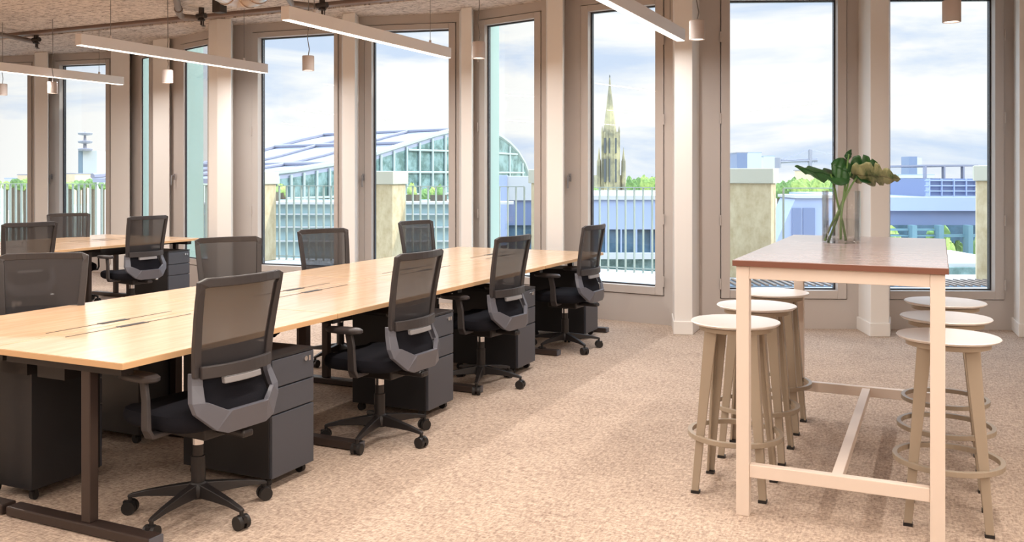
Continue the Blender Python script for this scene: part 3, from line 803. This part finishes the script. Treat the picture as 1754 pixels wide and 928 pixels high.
a = Vector(G3(345, 32, 3.18)); b = Vector(G3(308, 28, 3.18)); c = Vector(G3(300, -12, 3.18))
MB().tube([a, b+(a-b)*.25, b+(a-b)*.08+(c-b)*.01, b+(c-b)*.12, b+(c-b)*.3, c], .034, 12).tube([b+(c-b)*.28, b+(c-b)*.36], .044, 12).obj('sprinkler_pipe', 'pipe', smooth=True, label='brown sprinkler pipe with an elbow beside the ceiling duct', cat='pipe')
a = Vector(G3(62, 72, 3.18)); b = Vector(G3(-40, 50, 3.18))
MB().tube([a, b], .03, 12).obj('sprinkler_pipe', 'pipe', smooth=True, label='brown sprinkler pipe running off the left picture edge', cat='pipe')
a = Vector(G3(552, 12, 3.18)); b = Vector(G3(500, 6, 3.18)); c = Vector(G3(488, -12, 3.18))
MB().tube([a, b, c], .03, 12).obj('sprinkler_pipe', 'pipe', smooth=True, label='short brown sprinkler pipe above the longest light bar', cat='pipe')
# spiral duct elbow
du = thing('ventilation_duct', G3(425, 0, 3.06), label='round galvanised ventilation duct elbow at the top of the picture', cat='duct')
base = Vector(du.location)
pts = []
p0 = Vector(G3(365, -25, 3.08))-base; p1 = Vector(G3(405, 0, 3.04))-base; p2 = Vector(G3(432, 2, 3.04))-base; p3 = Vector(G3(458, -30, 3.08))-base
for k in range(25):
    u = k/24; pts.append(p0*(1-u)**3+p1*3*u*(1-u)**2+p2*3*u*u*(1-u)+p3*u**3)
MB().tube(pts, .105, 24).obj('duct_pipe', 'duct', du, smooth=True)
for k in (5, 10, 14, 19):
    d_ = (pts[k+1]-pts[k]).normalized()
    MB().tube([pts[k]-d_*.012, pts[k]+d_*.012], .113, 24).obj('duct_band', 'duct', du, smooth=True)
MB().box(-.05, .05, -.05, .05, -.07, .07).obj('junction_box', 'iron', bevel=.004, loc=G3(376, 10, 3.12), label='small dark junction box beside the duct', cat='box')

# ------------------------------------------------------------------ the view outside
MB().box(-1800, 1800, 60, 2800, -21, -20).obj('ground_city', 'ground', kind='structure')
def block(name, px0, px1, d, y0, y1, depth, mat, parent=None, off=0, **tags):
    zt, zb = Z(y0, d), Z(y1, d)
    A = Vector((*PD(px0, d-off), 0)); B = Vector((*PD(px1, d-off), 0)); f = CAMV(0, 1, 0)*depth
    return MB().prism([tuple(A)[:2], tuple(B)[:2], tuple(B+f)[:2], tuple(A+f)[:2]], zb, zt).obj(name, mat, parent, **tags)
# W4: long lavender building
bd = thing('lavender_building', label='long lavender-clad building across the street, below the church spire', cat='building')
block('parapet', 975, 1215, 35, 335, 342, 12, 'bwhite', bd)
block('wall', 975, 1215, 35, 342, 393, 11.8, 'lav', bd, -.1)
block('window_band', 975, 1215, 35, 393, 433, 11.8, 'teal_d', bd, -.3)
block('ledge', 975, 1215, 35, 433, 443, 12, 'bwhite', bd, .2)
block('lower_glazing', 975, 1215, 35, 443, 640, 11.8, 'teal', bd, -.2)
for i in range(9):
    x = 985+i*26
    block('mullion', x, x+2.5, 35, 393, 433, .3, 'lav', bd, -.1)
# W3 block
bd = thing('white_cube_building', label='small white and lavender building at the foot of the arched gable', cat='building')
block('white_wall', 869, 935, 42, 302, 343, 8, 'bwhite', bd)
block('lavender_wall', 835, 869, 42, 300, 420, 8, 'lav', bd, .1)
block('lower_wall', 869, 935, 42, 343, 386, 8, 'lav_d', bd, -.1)
block('dark_band', 835, 935, 42, 386, 470, 7, 'teal_d', bd, -.3)  # dark teal band set back below the wall
block('blue_door', 770, 800, 42, 372, 470, 5, 'lav_d', bd)
# W5 building with sloping flank
bd = thing('sloped_flank_building', label='blue-grey building with a sloping flank behind the monstera', cat='building')
d = 30; zz = [Z(y, d) for y in (339, 470)]
A, B = PD(1363, d), PD(1488, d); A2 = PD(1305, d); f = CAMV(0, 1, 0)*1.7
m = MB(); v = [(*A2, zz[1]), (*B, zz[1]), (*B, zz[0]), (*A, zz[0])]; m.add(v+[tuple(Vector(p)+f) for p in v], [(0,1,2,3), (7,6,5,4), (0,4,5,1), (1,5,6,2), (2,6,7,3), (3,7,4,0)])
m.obj('wall', 'lav', bd)
for a, b in ((1357, 1372), (1376, 1396)):
    block('window_recess', a, b, d, 356, 470, .3, 'lav_d', bd, .05)
block('roof_edge', 1361, 1489, d, 334, 339, 1.9, 'bwhite', bd, .1)
# W6 building
bd = thing('glazed_office_building', label='lavender glazed office building seen through the right-hand window', cat='building')
block('fascia', 1500, 1700, 32, 338, 361, 10, 'lav', bd)
block('lower_fascia', 1500, 1700, 32, 361, 386, 10, 'lav_d', bd, -.2)
block('upper_storey', 1590, 1700, 33, 306, 338, 8, 'lav_d', bd)
for y in (308, 317, 326, 335):
    block('glazing_bar', 1590, 1700, 33, y, y+2, .3, 'lav', bd, .1)
for x in (1592, 1613, 1634, 1655, 1672):
    block('glazing_bar', x, x+1.5, 33, 306, 338, .3, 'lav', bd, .12)
block('back_wall', 1500, 1760, 46, 350, 470, 1, 'teal_d', bd)
for x in (1563, 1609, 1659):
    block('steel_post', x, x+8, 31.5, 386, 456, .4, 'steel', bd)
for y in (392, 402):
    block('steel_beam', 1500, 1610, 31.8, y, y+3, .3, 'steel', bd)
block('steel_beam', 1617, 1700, 31.8, 402, 406, .3, 'steel', bd)
block('glass_canopy', 1500, 1760, 26, 451, 458, 6, 'bwhite', bd)
block('canopy_face', 1500, 1760, 25.8, 458, 520, .3, 'teal', bd)
pg = thing('roof_pergola', label='grey frame pergola on the roof of the glazed office building', cat='pergola')
block('beam', 1584, 1676, 33.5, 282, 285, 5, 'vault_d', pg)
for x in (1585, 1617, 1650, 1671): block('post', x, x+2.5, 33.5, 285, 306, .2, 'vault_d', pg)
hb = thing('pitched_roof_house', label='low house with brown pitched roof left of the glazed office building', cat='house')
d = 60; A, B = PD(1520, d), PD(1588, d); zr, ze = Z(318, d), Z(336, d); f = CAMV(0, 1, 0)
m = MB(); A_ = Vector((*A, ze)); B_ = Vector((*B, ze)); r1 = A_+f*4+Vector((0,0,zr-ze))+CAMV(1,0,0)*.3; r2 = B_+f*4+Vector((0,0,zr-ze))-CAMV(1,0,0)*.5
m.add([A_, B_, B_+f*8, A_+f*8, r1, r2], [(0,1,5,4), (2,3,4,5), (1,2,5), (3,0,4), (0,3,2,1)]); m.obj('pitched_roof', 'roof', hb)
block('eaves', 1519, 1589, d, 336, 341, 8.2, 'bwhite', hb, .1)
block('wall', 1522, 1586, d, 341, 420, 8, 'lav', hb)

# vaulted glass hall
vh = thing('vaulted_hall', label='large barrel-vaulted glass hall with a pale roof and green-glazed arched gable', cat='building')
ARC = [(400, 306, 44), (443, 302, 46), (500, 296, 48), (573, 284, 51), (640, 267, 54), (700, 248, 57), (745, 234, 59), (780, 225, 61), (810, 222, 63), (835, 226, 65), (856, 235, 66.5), (872, 247, 68), (886, 262, 69.5), (898, 282, 71), (905, 303, 72)]
near = [Vector((*PD(x, d), Z(y, d))) for x, y, d in ARC]
off = CAMV(-10.5, 8, 0)
far = [p+off for p in near]
m = MB(); m.loft([near, far], closed=False); o = m.obj('vault_roof', 'vault', vh); q = o.modifiers.new('t', 'SOLIDIFY'); q.thickness = .25
for k in (0, .33, .66, 1):
    MB().tube([p+off*k+Vector((0,0,.12)) for p in near], .16 if k in (0, 1) else .1, 6).obj('roof_rib', 'vault_d' if k else 'mull', vh)
for i in (3, 5, 7):
    MB().tube([near[i]+Vector((0,0,.15)), far[i]+Vector((0,0,.15))], .12, 6).obj('roof_ridge_line', 'vault_d', vh)
m = MB(); bot = [Vector((p.x, p.y, -9)) for p in near]
m.loft([near, bot], closed=False); m.obj('gable_glazing', 'teal', vh)
for zl in (-3.8, -1.5, .2, 1.6, 3.0):
    pts = [p for p in near if p.z > zl+.05]
    if len(pts) >= 2: MB().tube([Vector((p.x, p.y, zl))+CAMV(0,-.15,0) for p in pts], .07, 5).obj('glazing_rail', 'mull', vh)
for x in range(455, 905, 22):
    for (a, b) in zip(ARC, ARC[1:]):
        if a[0] <= x < b[0]:
            u = (x-a[0])/(b[0]-a[0]); d = a[2]+(b[2]-a[2])*u; y = a[1]+(b[1]-a[1])*u
            p = PD(x, d-.15); MB().tube([(*p, Z(y, d)-.1), (*p, -8)], .08 if x % 44 else .13, 5).obj('mullion', 'mull', vh)
# low green glass roofs below it
gr_ = thing('glass_roof_building', label='low pale green glass roof behind the railing, below the vaulted hall', cat='building')
block('white_edge', 300, 880, 30, 346, 350, 1, 'bwhite', gr_)
block('glass_slope', 300, 830, 30.2, 350, 560, 6, 'roofg', gr_)
for y in (366, 388, 412): block('glazing_bar', 300, 830, 30, y, y+1.5, .2, 'bwhite', gr_, .05)
# church
ch = thing('church_spire', label='pale gold gothic church tower with a tall pointed spire', cat='church')
D = 120; sc = D/F_PX
def cyl_px(name, cx, prof, mat, n=8, d=D, rot=PI/8, parent=ch):
    cx0 = Vector((*PD(cx, d), 0)); rings = []
    for r, y in prof: rings.append([(cx0.x+r*d/F_PX*math.cos(rot+2*PI*k/n), cx0.y+r*d/F_PX*math.sin(rot+2*PI*k/n), Z(y, d)) for k in range(n)])
    return MB().loft(rings).obj(name, mat, parent)
cyl_px('spire', 1044.5, [(.6, 131), (2.2, 150), (6.0, 185), (9.5, 212), (11.5, 228)], 'spire')
cyl_px('finial', 1044.5, [(.3, 128), (.9, 130), (.5, 138)], 'spire_d')
cyl_px('belfry', 1046, [(15.5, 226), (16, 230), (16, 334), (17, 336)], 'spire')
for k in range(8):
    a = PI/8+2*PI*k/8
    cx = 1046+15.6*math.cos(a); dd = D+15.6*sc*math.sin(a)
    cyl_px('corner_pinnacle', cx, [(.2, 216), (1.6, 224), (1.6, 336)], 'spire', 6, dd)
for dx in (-9.5, -1, 8.5):
    for y0_, y1_ in ((236, 262), (272, 312)):
        block('belfry_opening', 1046+dx-1.8, 1046+dx+1.8, D-15.2*sc, y0_, y1_, .3, 'spire_d', ch)
for cx in (1026, 1068):
    cyl_px('buttress_turret', cx, [(.2, 252), (2.2, 272), (3.6, 276), (4.6, 340)], 'spire', 6)
block('tower_base', 1022, 1072, D+1, 300, 420, 5, 'spire', ch)
# broadcast tower
bt = thing('broadcast_tower', label='white broadcast tower with three dark antenna platforms at the far left', cat='tower')
D2 = 170
block('white_shaft', 142, 166, D2, 258, 316, 4, 'bwhite', bt)
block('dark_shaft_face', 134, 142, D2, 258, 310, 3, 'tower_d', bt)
for y in (227, 241, 254):
    cyl_px('antenna_platform', 146, [(9, y), (12, y+1), (11, y+4), (3, y+5)], 'vault_d', 12, D2, 0, bt)
cyl_px('mast', 145.5, [(1.2, 226), (2.4, 240), (3.2, 258)], 'vault_d', 8, D2, 0, bt)
# tower block, cranes and small skyline buildings
tb = thing('tower_block', label='slim high-rise block on the skyline in the right-hand window', cat='building')
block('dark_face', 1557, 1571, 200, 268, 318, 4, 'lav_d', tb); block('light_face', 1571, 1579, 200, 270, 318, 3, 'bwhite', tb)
SK = [(1262, 1280, 262, 300, 'lav_d', 'grey rooftop plant block behind the broad travertine pier'), (1281, 1304, 262, 300, 'bwhite', 'small white rooftop block behind the broad travertine pier'),
      (1308, 1327, 268, 310, 'bwhite', 'white building left of the construction crane'), (1384, 1396, 292, 312, 'brick', 'small tan tower on the skyline behind the left leaf'),
      (8, 34, 306, 330, 'bwhite', 'low white building at the left picture edge'), (103, 128, 298, 320, 'brick', 'long tan building left of the broadcast tower'), (30, 48, 300, 330, 'brick', 'low tan building left of the first column'),
      (1076, 1126, 325, 334, 'bwhite', 'pale low roofs right of the church tower'), (1540, 1600, 300, 322, 'bwhite', 'pale low building below the slim high-rise')]
for a, b, y0_, y1_, mt_, lb in SK:
    bb = thing('skyline_building', label=lb, cat='building', group='small buildings on the skyline')
    sd = 128+(SK.index((a, b, y0_, y1_, mt_, lb))%3)*12
    block('wall', a, b, sd, y0_, y1_+30, 6, mt_, bb)
    block('roof_slab', a-1, b+1, sd, y0_-1.5, y0_, 6.5, 'vault_d' if mt_ != 'bwhite' else 'lav', bb)
cr_ = thing('construction_crane', label='thin construction crane on the skyline above the left leaf', cat='crane')
D3 = 180
def P3(px, py, d=D3): return (*PD(px, d), Z(py, d))
m = MB(); m.tube([P3(1325, 278), P3(1400, 274)], .3, 4).tube([P3(1325, 275.5), P3(1400, 272)], .15, 4)
for i in range(18): x = 1326+i*4.1; m.tube([P3(x, 278), P3(x+2, 275)], .12, 3).tube([P3(x+2, 275), P3(x+4, 278)], .12, 3)
m.obj('jib', 'vault_d', cr_)
MB().tube([P3(1388, 256), P3(1386, 330)], .4, 4).obj('mast', 'vault_d', cr_)
MB().tube([P3(1388, 256), P3(1440, 268)], .1, 3).tube([P3(1388, 256), P3(1330, 276)], .1, 3).obj('tie_rods', 'vault_d', cr_)
MB().box(-1, 1, -.8, .8, -1, 1).obj('counterweight', 'vault_d', cr_, loc=P3(1328, 279))

# trees
def tree(px, ytop, ybot, d, wpx, mat, label, grp):
    zt, zb = Z(ytop, d), Z(ybot, d); r = wpx/2*d/F_PX; p = PD(px, d)
    root = thing('distant_tree', (*p, min(zb, -3)), label=label, cat='tree', group=grp)
    m = MB(); hz = (zt-zb)/2; cz = (zt+zb)/2-min(zb, -3)
    for q in range(5):
        ox, oy, oz = random.uniform(-.45, .45)*r, random.uniform(-.4, .4)*r, random.uniform(-.3, .3)*hz
        rr = random.uniform(.5, .75); nu, nv = 12, 8; rings = []
        for i in range(nv+1):
            ph = PI*i/nv; ring = []
            for k in range(nu):
                a = 2*PI*k/nu; s = rr*(1+random.uniform(-.14, .14))
                ring.append((ox+r*s*math.sin(ph)*math.cos(a), oy+r*s*math.sin(ph)*math.sin(a), cz+oz+hz*s*1.2*math.cos(ph)))
            rings.append(ring)
        m.loft(rings)
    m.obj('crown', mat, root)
    MB().tube([(0, 0, -6), (0, 0, cz)], .3, 6).obj('trunk', 'bark', root)
for (x0, x1, n, yt, yb, d, wp, lb, gp) in [
    (1074, 1135, 7, 303, 336, 90, 18, 'distant tree right of the church tower, @', 'trees right of the church'),
    (1000, 1024, 3, 316, 338, 95, 16, 'small distant tree left of the church tower, @', 'trees left of the church'),
    (1330, 1450, 11, 306, 342, 80, 22, 'distant tree behind the monstera stems, @', 'trees behind the monstera'),
    (1528, 1592, 6, 306, 330, 100, 16, 'distant tree below the slim high-rise, @', 'trees below the slim high-rise'),
    (1512, 1700, 7, 382, 440, 44, 34, 'courtyard tree under the glazed office building, @', 'courtyard trees'),
    (1615, 1665, 3, 412, 460, 30.8, 24, 'bright green shrub behind the right-hand table corner, @', 'courtyard shrubs'),
    (100, 195, 7, 308, 326, 110, 18, 'distant tree around the broadcast tower, @', 'trees at the far left'),
    (-8, 50, 5, 306, 326, 110, 18, 'distant tree in the far left window pane, @', 'trees at the left edge'),
    (455, 490, 2, 312, 345, 33, 22, 'rounded tree in front of the left end of the vaulted hall, @', 'trees by the vaulted hall'),
    (700, 760, 4, 318, 350, 33, 22, 'tree in front of the glass gable, @', 'trees in front of the gable'),
]:
    for i in range(n):
        x = x0+(x1-x0)*(i+.5)/n+random.uniform(-3, 3)
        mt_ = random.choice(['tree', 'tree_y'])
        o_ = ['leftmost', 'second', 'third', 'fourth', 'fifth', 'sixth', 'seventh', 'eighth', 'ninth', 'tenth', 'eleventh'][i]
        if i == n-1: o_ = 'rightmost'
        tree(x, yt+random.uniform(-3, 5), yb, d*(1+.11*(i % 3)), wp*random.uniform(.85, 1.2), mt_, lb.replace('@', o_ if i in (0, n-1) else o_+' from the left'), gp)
